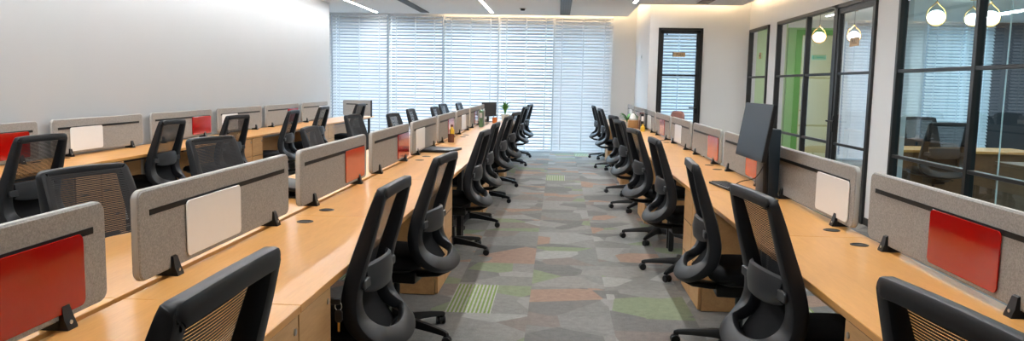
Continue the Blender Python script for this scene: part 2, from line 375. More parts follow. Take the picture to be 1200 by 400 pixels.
# ------------------------------------------------------------------ ceiling fittings
def led(x, y0, y1, label):
    t = thing('linear_light', label, 'ceiling light', (x, (y0+y1)/2, CZ), 0, 'linear ceiling lights'); h = (y1-y0)/2
    MB().box(-.035, -.025, -h, h, -.004, 0).box(.025, .035, -h, h, -.004, 0).box(-.035, .035, -h-.01, -h, -.004, 0).box(-.035, .035, h, h+.01, -.004, 0).build('frame', M_ceil, t, smooth=False)
    MB().box(-.025, .025, -h, h, -.003, 0).build('diffuser', M_led, t, smooth=False)
led(-3.83, 1.0, 16.28, 'long white linear ceiling light near the left wall')
led(-1.39, 1.0, 16.02, 'long white linear ceiling light over the left desk run')
led(1.27, 1.0, 13.78, 'long white linear ceiling light over the right desk run')
led(5.2, 4.0, 15.8, 'added white linear fill light in the glazed room, nearer the glass')  # added fill lamp, brightens the glazed room
led(7.9, 4.0, 15.8, 'added white linear fill light in the glazed room, farther from the glass')  # second added fill lamp, lifts the green walls and room behind the glass
def vent(x, y0, y1, wd, label):
    t = thing('linear_air_vent', label, 'air vent', (x, (y0+y1)/2, CZ), 0, 'slot air vents in the ceiling'); h = (y1-y0)/2
    MB().box(-wd/2, wd/2, -h, h, -.012, 0, .002).build('slot_panel', M_black, t, smooth=False)
    s = MB()
    for q in (-.32, -.1, .12, .33): s.box(q*wd-.004, q*wd+.004, -h+.02, h-.55, -.02, -.012)
    s.build('grille', M_shell, t, smooth=False)
vent(.09, 11.5, 16.2, .20, 'black slot air vent above the aisle'); vent(-2.78, 11.5, 16.1, .17, 'black slot air vent above the left desk runs'); vent(2.42, 10.5, 13.75, .20, 'black slot air vent in front of the office door')
t = thing('smoke_detector', 'small round smoke detector on the ceiling by the blinds', 'smoke detector', (-.72, 15.0, CZ))
MB().lathe([(.0, -.012), (.065, -.012), (.07, -.006), (.07, 0)]).build('base', M_steel, t)
MB().lathe([(.0, -.045), (.035, -.045), (.045, -.03), (.045, -.012)]).build('sensor_head', M_char, t)

# ------------------------------------------------------------------ office door and glazed partition
def bar(mb, x0, x1, y0, y1, z0, z1): mb.box(x0, x1, y0, y1, z0, z1, .004, 1)
fr = MB(); bar(fr, D0, D0+.035, YD-.03, YD+.09, 0, DH); bar(fr, D1-.035, D1, YD-.03, YD+.09, 0, DH); bar(fr, D0, D1, YD-.03, YD+.09, DH-.035, DH)
door = struct('door_1', fr, M_frame)
lf = MB(); a0, a1 = D0+.037, D1-.037; yy0, yy1 = YD-.02, YD+.025
bar(lf, a0, a0+.055, yy0, yy1, .01, DH-.037); bar(lf, a1-.075, a1, yy0, yy1, .01, DH-.037); bar(lf, a0, a1, yy0, yy1, DH-.10, DH-.037); bar(lf, a0, a1, yy0, yy1, .01, .10); bar(lf, a0, a1, yy0, yy1, 1.645, 1.675); bar(lf, a0, a1, yy0, yy1, .80, .83)
leaf = lf.build('door_leaf', M_frame, door)
MB().box(a0+.03, a1-.03, YD, YD+.008, .05, DH-.06).build('pane', M_glass, leaf, smooth=False)
hd = MB(); hd.tube([(a1-.03, YD-.02, 1.08), (a1-.03, YD-.06, 1.08), (a1-.17, YD-.065, 1.085)], .011).box(a1-.05, a1-.012, YD-.028, YD-.02, .98, 1.14, .003)
hd.build('door_handle', M_black, leaf)
MB().tube([(a0+.11, YD-.03, DH-.10), (a0+.11, YD-.05, DH-.12)], .012).build('door_closer', M_black, leaf)
def lettering(txt, name, size, m, parent, mtx):
    cu = bpy.data.curves.new(name, 'FONT'); cu.body = txt; cu.size = size; cu.extrude = .0006; cu.align_x = 'CENTER'; cu.align_y = 'CENTER'; cu.resolution_u = 2
    tmp = bpy.data.objects.new('tmp_text', cu); COL.objects.link(tmp); dg = bpy.context.evaluated_depsgraph_get()
    me = bpy.data.meshes.new_from_object(tmp.evaluated_get(dg)); bpy.data.objects.remove(tmp)
    me.transform(mtx); me.materials.clear(); me.materials.append(m)
    o = bpy.data.objects.new(name, me); COL.objects.link(o); o.parent = parent; return o
t = thing('door_sign', 'small tan sign plate with dark lettering on the office door glass', 'sign', (2.135, YD-.004, 2.03))
MB().rpanel(-.105, .105, -.04, .04, -.004, 0, .006).build('plate', M_sign, t)
MB().box(-.118, -.105, -.006, 0, -.042, .042).build('plate_edge', M_char, t, smooth=False)
lettering('PULL', 'lettering', .062, M_ink, t, Matrix.Translation((.01, -.0045, 0)) @ Matrix.Rotation(PI/2, 4, 'X'))

def glazing(i, y0, y1, muls, panes, trans=(1.645, .805)):
    """black framed glazed bay in the right wall"""
    x0, x1 = XR-.03, XR+.05
    fr = MB(); bar(fr, x0, x1, y0, y0+.05, 0, GH); bar(fr, x0, x1, y1-.05, y1, 0, GH); bar(fr, x0, x1, y0, y1, GH-.05, GH); bar(fr, x0, x1, y0, y1, 0, .05)
    o = struct('window_%d' % i, fr, M_frame)
    mm = MB()
    for q in muls: bar(mm, x0+.005, x1-.005, q-.028, q+.028, .05, GH-.05)
    if muls: mm.build('mullion', M_frame, o)
    tt = MB()
    for z in trans: bar(tt, x0+.012, x1-.012, y0+.05, y1-.05, z-.016, z+.016)
    tt.build('transom', M_frame, o)
    ed = [y0+.04]+list(muls)+[y1-.04]
    for k, (a, b) in enumerate(zip(ed[:-1], ed[1:])):
        MB().box(XR+.006, XR+.014, a, b, .04, GH-.04).build('pane', panes, o, smooth=False)
    return o
glazing(5, 2.12, 8.0, [3.59, 5.06, 6.53], M_tint)
glazing(6, 9.78, 12.34, [10.9], M_glass)
glazing(7, 12.84, 14.1, [], M_glass)
# glazed swing door beside the second bay
fr = MB(); bar(fr, XR-.03, XR+.06, 8.57, 8.62, 0, GH); bar(fr, XR-.03, XR+.06, 9.70, 9.78, 0, GH); bar(fr, XR-.03, XR+.06, 8.57, 9.78, GH-.05, GH)
d2 = struct('door_2', fr, M_frame)
lf = MB(); q0, q1 = 8.622, 9.698
bar(lf, XR-.02, XR+.03, q0, q0+.045, .01, GH-.052); bar(lf, XR-.02, XR+.03, q1-.06, q1, .01, GH-.052); bar(lf, XR-.02, XR+.03, q0, q1, GH-.12, GH-.052); bar(lf, XR-.02, XR+.03, q0, q1, .01, .08)
for z in (1.645, .805): bar(lf, XR-.01, XR+.02, q0, q1, z-.015, z+.015)
leaf = lf.build('door_leaf', M_frame, d2)
MB().box(XR+.002, XR+.010, q0+.03, q1-.03, .05, GH-.08).build('pane', M_glass, leaf, smooth=False)
hd = MB(); hd.tube([(XR-.02, q1-.03, 1.07), (XR-.065, q1-.03, 1.07), (XR-.07, q1-.20, 1.075)], .011).tube([(XR-.02, q1-.03, 1.07), (XR-.065, q1-.03, 1.07), (XR-.07, q1+.06, 1.075)], .010).box(XR-.028, XR-.018, q1-.05, q1-.012, .94, 1.14, .003)
hd.build('door_handle', M_black, leaf)
t = thing('door_sign', 'small brown sign plate with lettering on the glazed door', 'sign', (XR-.004, 9.17, 2.00))
MB().box(-.006, 0, -.14, .14, -.05, .05, .002).build('plate', M_sign, t, smooth=False)
lettering('PULL', 'lettering', .075, M_ink, t, Matrix.Translation((-.0066, 0, 0)) @ Matrix.Rotation(-PI/2, 4, 'Z') @ Matrix.Rotation(PI/2, 4, 'X'))
t = thing('door_sign', 'tiny tan sign plate on the far green glass panel', 'sign', (XR-.004, 13.35, 2.0))
MB().box(-.006, 0, -.06, .06, -.05, .05, .002).build('plate', M_sign, t, smooth=False)
MB().box(-.0075, -.006, -.03, .03, -.012, .012).build('lettering', M_ink, t, smooth=False)
t = thing('wall_switch', 'small white switch plate high on the return wall', 'switch', (1.6, 15.4, 2.02))
MB().box(-.008, 0, -.045, .045, -.045, .045, .002).build('plate', M_white, t); MB().box(-.012, -.008, -.015, .015, -.02, .02, .002).build('rocker', M_char, t)

# ------------------------------------------------------------------ desks
DZ = 0.75
def make_desk(depth, label, loc, rz, first_leg, holes=None):
    """local x along the desk, y from front edge (0) to back (depth)"""
    t = thing('desk', label, 'desk', loc, rz, None); h = .795
    MB().box(0, depth, -h+.0012, h-.0012, DZ-.026, DZ, .0022, 1).build('desktop', M_oak, t)
    fm = MB(); fm.box(depth-.075, depth-.035, -h+.05, h-.05, DZ-.09, DZ-.027).box(.12, .16, -h+.05, h-.05, DZ-.066, DZ-.027)
    fm.build('steel_beam', M_frame, t, smooth=False)
    for sy_ in first_leg:
        for xx in (.10, depth-.06):
            l = MB().box(xx-.022, xx+.022, sy_*(h-.06)-.022, sy_*(h-.06)+.022, .012, DZ-.027, .003, 1).build('leg', M_frame, t)
            MB().lathe([(.018, 0), (.02, .004), (.02, .012)], (xx, sy_*(h-.06), 0), 10).build('foot', M_black, l)
    MB().box(depth-.03, depth-.012, -h+.06, h-.06, .30, DZ-.027).build('modesty_panel', M_oakz, t, smooth=False)
    for sy_ in holes or first_leg:
        g = MB().lathe([(.0405, .0002), (.0405, .002), (.037, .0035), (.030, .003), (.030, .0016), (0, .0016)], (depth-.115, sy_*(h-.18), DZ), 20)
        g.build('cable_grommet', M_black, t)
    return t
def desk_copy(src, loc, rz, label): return dup(src, loc, rz, label)
# local x (front edge -> back) maps: left aisle run: -X, right run: +X, far side of left run: +X, wall run: -X
runs = {}
def run(n, x, rz, joints, depth, lab, swap=0):
    proto = {}
    for k in range(len(joints)):
        yc = joints[k]+.795; s = 1 if ((k+swap) % 2 == 0) else -1     # the end that carries legs
        if rz: s2 = -s
        else: s2 = s
        lb = lab % ORD[k if k < len(joints)-1 else 8] if len(joints) > 1 else lab
        if s not in proto:
            proto[s] = make_desk(depth, lb, (x, yc, 0), rz, (s2,), (-s2,) if x == XB0 else None); o = proto[s]
        else: o = desk_copy(proto[s], (x, yc, 0), rz, lb)
        o['group'] = n
JL = [.72+1.59*k for k in range(9)]; JR = [.55+1.59*k for k in range(10)]; JW = [4.56+1.59*k for k in range(7)]
XL0, XR0, XB0, XW0 = -.781, .926, -1.942, -3.735
ORD10 = ORD
run('desks of the left aisle run', XL0, PI, JL, .567, 'oak desk on the aisle side of the left run, %s', 1)
run('desks on the far side of the left run', XB0, 0, JL, .567, 'oak desk on the far side of the left screens, %s', 0)
ORD = ORD[:8]+['ninth from the camera']
run('desks of the right run', XR0, 0, JR[:9]+JR[9:], .56, 'oak desk of the right run, %s', 0) if False else None
ORD = ['nearest the camera', 'second from the camera', 'third from the camera', 'fourth from the camera', 'fifth from the camera', 'sixth from the camera', 'seventh from the camera', 'eighth from the camera', 'farthest from the camera']
ordR = ORD[:8]+['ninth from the camera', 'farthest from the camera']
protoR = {}
for k, j in enumerate(JR):
    s = 1 if k % 2 == 1 else -1
    lb = 'oak desk of the right run, ' + ordR[k]
    if s not in protoR: protoR[s] = make_desk(.565, lb, (XR0, j+.795, 0), 0, (s,)); o = protoR[s]
    else: o = dup(protoR[s], (XR0, j+.795, 0), 0, lb)
    o['group'] = 'desks of the right run'
run('desks along the left wall', XW0, PI, JW, .545, 'oak desk along the plain left wall, %s', 0)

# drawer pedestals
def make_ped(label, loc, rz, group):
    t = thing('drawer_pedestal', label, 'cabinet', loc, rz, group); W = .168; D = .44
    MB().box(.022, D, -W, W, .004, DZ-.027, .0015, 1).build('body', M_oakz, t, smooth=False)
    z = .012; hs = [.27, .22, .22]
    for i, hh in enumerate(hs):
        d = MB().box(0, .018, -W+.001, W-.001, z, z+hh-.004, .0015, 1).build('drawer', M_oakz, t, smooth=False); z += hh
        MB().box(-.0008, .012, -W+.03, W-.03, z-.0035, z-.0022).build('finger_pull', M_black, d, smooth=False)
    MB().lathe([(.011, -.004), (.011, 0), (.006, .004)], (0, W-.035 if rz == 0 else -W+.035, DZ-.075), 12, 'X').build('lock', M_steel, t)
    return t
def peds(xf, rz, ys, word, group):
    proto = None; n = 0
    for k, yj in enumerate(ys):
        for s, side in ((-1, 'near'), (1, 'far')):
            if xf < 0 and yj > 15 and s > 0: continue      # the left run ends at this joint
            y = yj+s*.172
            lb = 'oak drawer pedestal under %s, pair %s, its %s half' % (word, ORD[k] if k < len(ys)-1 else ORD[8], side)
            if proto is None: proto = make_ped(lb, (xf, y, 0), rz, group); o = proto
            else: o = dup(proto, (xf, y, 0), rz, lb)
peds(XL0-.008, PI, [2.31+3.18*k for k in range(5)], 'aisle-side left desks', 'drawer pedestals of the left aisle run')
peds(XR0+.008, 0, [2.14+3.18*k for k in range(5)], 'right desks', 'drawer pedestals of the right run')
peds(XW0-.008, PI, [6.15, 9.33, 12.51], 'left wall desks', 'drawer pedestals along the left wall')
peds(XB0+.008, 0, [3.90+3.18*k for k in range(4)], 'far-side left desks', 'drawer pedestals on the far side of the left run')
# keys hanging in the nearest lock
kx, ky, kz = XL0+.008, 2.31+.172+.168-.035, DZ-.075
t = thing('key_set', 'black headed keys hanging from the lock of the nearest left pedestal', 'keys', (kx, ky, kz))
MB().rpanel(-.006, .030, -.011, .011, -.004, .004, .009).build('inserted_key', M_black, t)
MB().tube([(.022+.012*math.cos(a), .0, -.016+.016*math.sin(a)) for a in [k*PI/8 for k in range(17)]], .0014, 6).build('key_ring', M_steel, t)
MB().rpanel(.010, .036, -.075, -.028, -.004, .004, .011).build('key_head', M_black, t)
MB().box(.019, .027, -.0012, .0012, -.108, -.074, .0006, 1).build('key_blade', M_brass, t)

# ------------------------------------------------------------------ desk screens
SL = 1.404
def make_screen(label, loc, rz, colour, group, sl=SL):
    t = thing('desk_screen', label, 'desk screen', loc, rz, group); h = sl/2
    MB().rpanel(-h, h, .026, .324, -.015, .015, .032, .004).build('felt_panel', M_felt, t)
    # piping round the rim
    rim = MB(); pts = []
    for cx, cz, a0 in ((h-.032, .292, 0), (-h+.032, .292, PI/2), (-h+.032, .058, PI), (h-.032, .058, 1.5*PI)):
        for k in range(6):
            a = a0+k/5*PI/2; pts.append(Vector((cx+.0325*math.cos(a), 0, cz+.0325*math.sin(a))))
    nrm = [Vector((0, 1, 0))]*len(pts); rim.sweep(pts, nrm, [.004]*len(pts), [.018]*len(pts)); rim.build('edge_piping', M_edge, t)
    MB().box(-h+.065, h-.065, .0145, .0175, .238, .257).box(-h+.065, h-.065, -.0175, -.0145, .238, .257).build('slot_rail', M_rail, t, smooth=False)
    for sx in (-1, 1):
        cxx = sx*(h-.215)
        cl = MB()
        for sy_ in (1, -1):
            prof = [(.0155, 0), (.042, 0), (.042, .006), (.032, .030), (.024, .066), (.0155, .070)]
            a = [Vector((cxx-.022, sy_*y, z)) for y, z in prof]; b = [Vector((cxx+.022, sy_*y, z)) for y, z in prof]
            am = [Vector((cxx-.016, sy_*y, z)) if z > .05 else Vector((cxx-.022, sy_*y, z)) for y, z in prof]
            bm_ = [Vector((cxx+.016, sy_*y, z)) if z > .05 else Vector((cxx+.022, sy_*y, z)) for y, z in prof]
            cl.loft([am, bm_])
        cl.box(cxx-.022, cxx+.022, -.016, .016, 0, .0262)
        c_ = cl.build('clamp', M_black, t)
        MB().lathe([(.006, .0), (.006, .0025), (.003, .0025)], (cxx, .0365, .020), 10, 'Y').build('bolt', M_steel, c_)
    if colour:
        bd = MB().rpanel(-.24, .24, .044, .250, .0185, .0235, .022, .0012).build('accessory_board', colour[0], t); bd['label'] = colour[1]
        MB().box(-.2, .2, .0165, .0187, .234, .248).build('hook_strip', M_rail, bd, smooth=False)
    return t
RED, WHT, ORN = (M_red, 'red acrylic board'), (M_white, 'white board'), (M_orange, 'orange-red acrylic board')
protos = {}
def screen(label, x, yc, rz, colour, byc, group):
    key = colour[1] if colour else None
    if key not in protos: protos[key] = make_screen(label, (x, yc, DZ), rz, colour, group); o = protos[key]
    else: o = dup(protos[key], (x, yc, DZ), rz, label); o['group'] = group
    if colour:
        bd = [c for c in o.children if c.name.startswith('accessory_board')][0]
        bd.location.x = (byc-yc)*(1 if rz > 0 else -1)
    return o
XSL, XSR, XSW = -1.361, 1.458, -4.215
def word(c): return {M_red: 'red', M_white: 'white', M_orange: 'orange-red'}[c[0]]
LS = [(RED, 1.86), (WHT, 2.96), (ORN, 5.09), (RED, 6.71), (WHT, 7.55), (RED, 9.72), (WHT, 11.04), (RED, 12.75), (WHT, 14.2)]
for k, (c_, b) in enumerate(LS):
    screen('grey felt desk screen with %s board on left run, %s' % (word(c_), ORD[k]), XSL, 2.409+.702+1.591*(k-1), -PI/2, c_, b, 'grey screens on the left run')
RS = [(RED, 2.80), (WHT, 4.12), (ORN, 5.75), (ORN, 7.28), (WHT, 9.40), (RED, 10.85), (WHT, 12.42), (RED, 14.0), (WHT, 15.6)]
for k, (c_, b) in enumerate(RS):
    screen('grey felt desk screen with %s board on right run, %s' % (word(c_), ORD[k]), XSR, 2.239+.702+1.591*k, PI/2, c_, b, 'grey screens on the right run')
WS = [(RED, 5.70), (WHT, 6.70), (RED, 8.95), (WHT, 9.75), (RED, 12.13), (WHT, 13.72)]
for k, (c_, b) in enumerate(WS):
    screen('grey felt desk screen with %s board against left wall, %s' % (word(c_), ORD[k]), XSW, 4.65+.702+1.591*k, -PI/2, c_, b, 'grey screens against the left wall')
t = make_screen('grey felt end screen closing the wall desks beside the blinds', (-3.98, 15.25, DZ), PI, None, 'end screen', .56)
MB().box(-.30, -.275, -.02, .02, .0, .33, .003).build('end_post', M_black, t)

# ------------------------------------------------------------------ chairs
def make_chair(label, loc, rz, group):
    """faces local +y; origin on the floor under the gas lift"""
    t = thing('office_chair', label, 'chair', loc, rz, group)
    # outline of the back: (outer half width, y, z, band width, depth)
    prof = [(0, -.290, 1.060, .046, .034), (.12, -.288, 1.058, .046, .034), (.192, -.284, 1.055, .047, .036), (.216, -.281, 1.047, .048, .037), (.229, -.276, 1.024, .049, .039), (.235, -.254, .95, .052, .050), (.243, -.224, .85, .058, .058), (.253, -.190, .74, .070, .064), (.263, -.170, .63, .088, .066),
            (.268, -.186, .545, .100, .062), (.254, -.232, .475, .098, .050), (.200, -.280, .432, .090, .040), (.105, -.306, .414, .084, .036), (0, -.315, .408, .082, .034)]
    out = [(0, -1)]
    half = []
    for i, (x, y, z, wd, dp) in enumerate(prof):
        if i == 0: tx, tz = 1, 0
        elif i == len(prof)-1: tx, tz = -1, 0
        else: tx, tz = prof[i+1][0]-prof[i-1][0], prof[i+1][2]-prof[i-1][2]
        l = math.hypot(tx, tz); nx, nz = tz/l, -tx/l          # points inwards
        half.append((x+nx*wd/2, y, z+nz*wd/2, wd, dp))
    full = half + [(-h_[0],)+h_[1:] for h_ in half[-2:0:-1]]
    cm = catmull(full, 4, True)
    pts = [Vector(p[:3]) for p in cm]; wid = [p[3] for p in cm]; th = [p[4] for p in cm]; nrm = []
    for p in pts:
        k = min(max((.58-p.z)/.14, 0), 1)
        nrm.append(Vector((0, -1, .05)).lerp(Vector((p.x*.9, -.75, .66)), k).normalized())
    MB().sweep(pts, nrm, wid, th, True, .22).build('back_frame', M_char, t)
    # stretched mesh
    ms = MB(); rows = []
    def side(z):
        for a, b in zip(prof[3:], prof[4:]):
            if b[2] <= z <= a[2]:
                k = (a[2]-z)/(a[2]-b[2]+1e-9); return [p+(q-p)*k for p, q in zip(a, b)]
        return prof[3]
    for i in range(16):
        z = 1.036-(1.036-.50)*i/15; xs_, yb, _, wd, dp = side(z)
        rows.append([Vector(((xs_-.018)*q/6, yb+dp/2+.003-.020*(1-(q/6)**2)*math.sin(PI*min(1, (i+.3)/14)), z)) for q in range(-6, 7)])
    ms.loft(rows, closed_ring=False, caps=False); ms.build('mesh_back', M_mesh, t)
    lp = MB(); rows = []
    for i in range(8):
        z = .665-(.665-.455)*i/7; xs_, yb, _, wd, dp = side(z); k = max(0, (.56-z)/.105)
        rows.append((xs_-wd*.8, yb+.024-.012*k, z))
    lp.loft([[Vector((x*q/4, y-.008*(1-(q/4)**2), z)) for q in range(-4, 5)]+[Vector((x*q/4, y+.014-.008*(1-(q/4)**2), z)) for q in range(4, -5, -1)] for x, y, z in rows])
    lp.build('lower_back_pad', M_fab, t)
    # lumbar support: curved pad with side handles
    lb = MB(); rings = []
    for q in range(-8, 9):
        u = q/8; x = .172*u; y = -.236+.040*u*u; zt = .762-.012*u*u; zb = .632+.016*u*u*u*u
        rings.append([Vector((x, y, zb+.01)), Vector((x, y-.008, zb)), Vector((x, y-.020, zb+.012)), Vector((x, y-.026, (zb+zt)/2)), Vector((x, y-.016, zt-.008)), Vector((x, y-.005, zt)), Vector((x, y, zt-.01))])
    lb.loft(rings); pad = lb.build('lumbar_support', M_shell, t)
    for s in (-1, 1):
        MB().rpanel(min(s*.150, s*.232), max(s*.150, s*.232), .668, .708, -.226, -.210, .012, .004).build('lumbar_handle', M_shell, pad)
    # spine from the hoop to the mechanism
    sp_ = MB(); sp_.sweep([Vector((0, -.31, .415)), Vector((0, -.25, .385)), Vector((0, -.16, .375)), Vector((0, -.05, .375))], [Vector((0, -.3, 1))]*4, [.11, .10, .09, .09], [.03]*4, False); sp_.build('spine_bracket', M_black, t)
    # seat cushion
    def ring(z, ins):
        out = []; a, b = .245-ins, .245-ins; cyy = .065
        for k in range(32):
            th_ = 2*PI*k/32; c_, s_ = math.cos(th_), math.sin(th_)
            x = a*math.copysign(abs(c_)**.55, c_); y = b*math.copysign(abs(s_)**.55, s_)
            zz = z - (.028*max(0, (y/b-.55))**1.2 if z > .44 else 0) + .012*(abs(x)/a)**3
            out.append(Vector((x, cyy+y, zz)))
        return out
    MB().loft([ring(.425, .03), ring(.43, .008), ring(.45, 0), ring(.475, .004), ring(.492, .022), ring(.500, .06), ring(.498, .13)]).build('seat', M_fab, t, ang=60)
    MB().loft([ring(.392, .10), ring(.398, .07), ring(.418, .028), ring(.4245, .03)]).build('seat_shell', M_black, t, ang=60)
    mc = MB(); mc.box(-.075, .075, -.13, .11, .325, .391, .012); mech = mc.build('tilt_mechanism', M_black, t)
    MB().tube([(.07, .03, .365), (.20, .03, .362), (.245, .035, .355)], [.006, .006, .009]).build('tilt_lever', M_black, mech)
    MB().lathe([(.030, .115), (.030, .22), (.0295, .22), (.018, .225), (.018, .388)], n=16).build('gas_lift', M_black, t)
    MB().lathe([(.030, .058), (.05, .07), (.055, .09), (.052, .112), (.034, .125), (.0, .125)], n=20).build('base_hub', M_black, t)
    for k in range(5):
        a = 2*PI*k/5+PI/2+.3; R = Matrix.Rotation(a, 4, 'Z')
        lg = MB(); rings = []
        for x, zc, w_, hh in ((.035, .100, .056, .056), (.13, .095, .046, .044), (.24, .083, .038, .034), (.325, .070, .030, .026), (.345, .065, .024, .018)):
            rings.append([Vector((x, sx*w_/2*q, zc+sz*hh/2)) for sx, sz, q in ((1, -1, 1), (1, .2, 1), (.6, 1, 1), (-.6, 1, 1), (-1, .2, 1), (-1, -1, 1))])
        lg.loft(rings).xf(R); leg = lg.build('base_leg', M_black, t)
        ca = MB()
        for sy_ in (-1, 1):
            ca.lathe([(.012, -.010), (.024, -.010), (.0265, -.006), (.0265, .006), (.024, .010), (.012, .010)], (.337, sy_*.0155, .0265), 14, 'Y')
        ca.tube([(.325, 0, .030), (.325, 0, .066)], .007)
        hood = []
        for q in range(7):
            an = math.radians(-10+q*33); hood.append([Vector((.337-.0275*math.cos(an), yy, .0265+.0300*math.sin(an))) for yy in (-.006, .006)]+[Vector((.337-.020*math.cos(an), yy, .0265+.020*math.sin(an))) for yy in (.006, -.006)])
        ca.loft(hood).xf(Matrix.Translation((.325, 0, 0)) @ Matrix.Rotation(.7*k-1, 4, 'Z') @ Matrix.Translation((-.325, 0, 0))); ca.xf(R); ca.build('caster', M_black, leg)
    return t
BK = .262     # distance of the back's top behind the gas lift
CH = None
def chair(bx, by, rz, label, group):
    """bx, by: where the middle of the back's top stands"""
    global CH
    a = math.radians(rz); x = bx - BK*math.sin(a); y = by + BK*math.cos(a)
    if CH is None: CH = make_chair(label, (x, y, 0), a, group); return CH
    o = dup(CH, (x, y, 0), a, label); o['group'] = group; return o
for k, (x, y, d) in enumerate([(-.60, 1.33, 0), (-.655, 3.02, -2), (-.63, 4.25, -6), (-.63, 6.55, -3), (-.64, 7.85, -2), (-.62, 9.5, -6), (-.60, 11.0, -10), (-.60, 13.85, -6), (-.575, 15.55, -10)]):
    o = chair(x, y, 90+d, 'black mesh office chair on the left side of the aisle, ' + ORD[k], 'chairs on the left side of the aisle')
    if k == 0: first_chair = o
for k, (x, y, d) in enumerate([(.755, 1.46, 8), (.775, 3.03, 6), (.745, 4.22, -4), (.76, 6.0, 2), (.72, 7.30, 8), (.73, 9.12, 8), (.755, 10.47, 10), (.75, 13.64, 6), (.72, 15.6, 4)]):
    chair(x, y, -90+d, 'black mesh office chair on the right side of the aisle, ' + ORD[k], 'chairs on the right side of the aisle')
for k, (x, y, d) in enumerate([(-2.02, 3.22, -15), (-2.29, 5.05, -15), (-2.07, 6.44, 2), (-2.39, 9.02, -8), (-2.04, 9.62, -6), (-2.18, 11.5, -2), (-2.03, 12.8, -4), (-2.17, 14.66, -8), (-1.98, 15.55, -5)]):
    chair(x, y, -90+d, 'black office chair facing the left run from its far side, ' + ORD[k], 'chairs on the far side of the left run')
WC = [(-3.40, 4.91, -4), (-3.60, 7.05, -1), (-3.50, 8.30, -8), (-3.45, 9.95, 3), (-3.55, 11.6, -1), (-3.50, 13.6, -6)]
for k, (x, y, d) in enumerate(WC):
    chair(x, y, 90+d, 'black mesh office chair at the left wall desks, ' + (ORD[k] if k < 5 else ORD[8]), 'chairs at the left wall desks')

# the nearest left chair stands with its seat raised on the gas lift
for ch in first_chair.children:
    if ch.name.split('.')[0] not in ('base_leg', 'base_hub', 'gas_lift'): ch.location.z += .05

# ------------------------------------------------------------------ things on the desks
# monitor, slim computer, keyboard on the right run
t = thing('monitor', 'dark blue-grey monitor tilted back on the right desk run', 'monitor', (1.24, 4.97, DZ), math.radians(-88))
S = Matrix.Translation((0, 0, .43)) @ Matrix.Rotation(math.radians(-9), 4, 'X')
MB().rpanel(-.30, .30, -.175, .175, -.012, .012, .008, .002).xf(S).build('housing', M_black, t)
MB().box(-.292, .292, -.0135, -.0118, -.155, .168).xf(S).build('display', M_mon, t, smooth=False)
MB().tube([(0, .03, .40), (0, .075, .33), (0, .085, .01)], .018).build('stand_column', M_black, t)
MB().rpanel(-.11, .11, -.08, .08, 0, .01, .02).xf(Matrix.Rotation(-PI/2, 4, 'X') @ Matrix.Translation((0, 0, 0))).xf(Matrix.Translation((0, .06, .010))).build('stand_foot', M_black, t)
t = thing('desktop_computer', 'slim blue-black computer tower standing behind the monitor', 'computer', (1.385, 5.14, DZ), 0)
MB().box(-.055, .035, -.11, .11, .004, .44, .006).build('case', M_pc, t)
MB().box(-.057, -.054, -.09, .09, .34, .40).build('drive_bay', M_black, t, smooth=False)
MB().box(-.05, .03, -.10, .10, 0, .004).build('foot', M_black, t, smooth=False)
t = thing('keyboard', 'black keyboard in front of the monitor on right desk run', 'keyboard', (1.21, 5.50, DZ), math.radians(98))
MB().box(-.22, .22, -.07, .07, .002, .018, .004).build('key_base', M_black, t)
kk = MB()
for r in range(5):
    for c_ in range(14): kk.box(-.205+c_*.0295, -.205+c_*.0295+.024, -.055+r*.023, -.055+r*.023+.018, .018, .0235)
kk.build('keys', M_char, t, smooth=False)
cu = MB().tube([Vector(p) for p in catmull([(1.325, 5.06, DZ+.20), (1.28, 5.08, DZ+.12), (1.20, 5.12, DZ+.09), (1.15, 5.25, DZ+.02), (1.20, 5.34, DZ+.006), (1.28, 5.30, DZ+.006)], 6)], .003, 6).build('cable', M_black)
tag(cu, 'thin dark cable trailing from the computer to the keyboard', 'cable')
def laptop(label, loc, rz, w_=.36, d=.25):
    t = thing('laptop', label, 'laptop', loc, rz)
    MB().box(-w_/2, w_/2, -d/2, d/2, .003, .018, .004).build('base', M_black, t); MB().box(-w_/2, w_/2, -d/2, d/2, .0185, .027, .004).build('lid', M_char, t)
    MB().box(-w_/2+.03, w_/2-.03, -d/2+.02, d/2-.02, 0, .003).build('foot_pad', M_black, t, smooth=False); return t
laptop('closed black laptop lying on the left run under a white board', (-1.20, 7.9, DZ), math.radians(80), .42, .34)
# black laptop on a riser, on the far side of the left run
t = thing('laptop_riser', 'black riser with a laptop-sized tray on the far side of left screens', 'stand', (-1.62, 4.60, DZ), math.radians(90))
MB().box(-.17, .17, -.12, .12, .055, .075, .005).xf(Matrix.Rotation(.12, 4, 'X')).build('tray', M_char, t)
MB().box(-.14, .14, -.09, .09, 0, .012, .003).build('base', M_black, t); MB().box(-.03, .03, -.06, .06, .012, .06, .004).build('post', M_black, t)

def pot_plant(label, loc, h, nl, spread, potm, pr_):
    t = thing('potted_plant', label, 'plant', loc)
    MB().lathe([(pr_*.72, 0), (pr_, pr_*1.7), (pr_*.9, pr_*1.7), (pr_*.85, pr_*1.5), (0, pr_*1.5)]).build('pot', potm, t)
    lf = MB(); rnd = random.Random(len(label))
    for k in range(nl):
        a = rnd.uniform(0, 2*PI); l = h*rnd.uniform(.55, 1); e = spread*rnd.uniform(.4, 1); base = Vector((0, 0, pr_*1.5)); rings = []
        sd = Vector((-math.sin(a), math.cos(a), 0))
        for q in range(6):
            u = q/5; p = base+Vector((math.cos(a)*e*u*u, math.sin(a)*e*u*u, l*u*(1-.22*u*u))); w_ = .022*math.sin(PI*(.08+.9*u))
            rings.append([p+sd*w_, p+Vector((0, 0, .004)), p-sd*w_, p-Vector((0, 0, .003))])
        lf.loft(rings)
    lf.build('leaves', M_leaf, t); return t
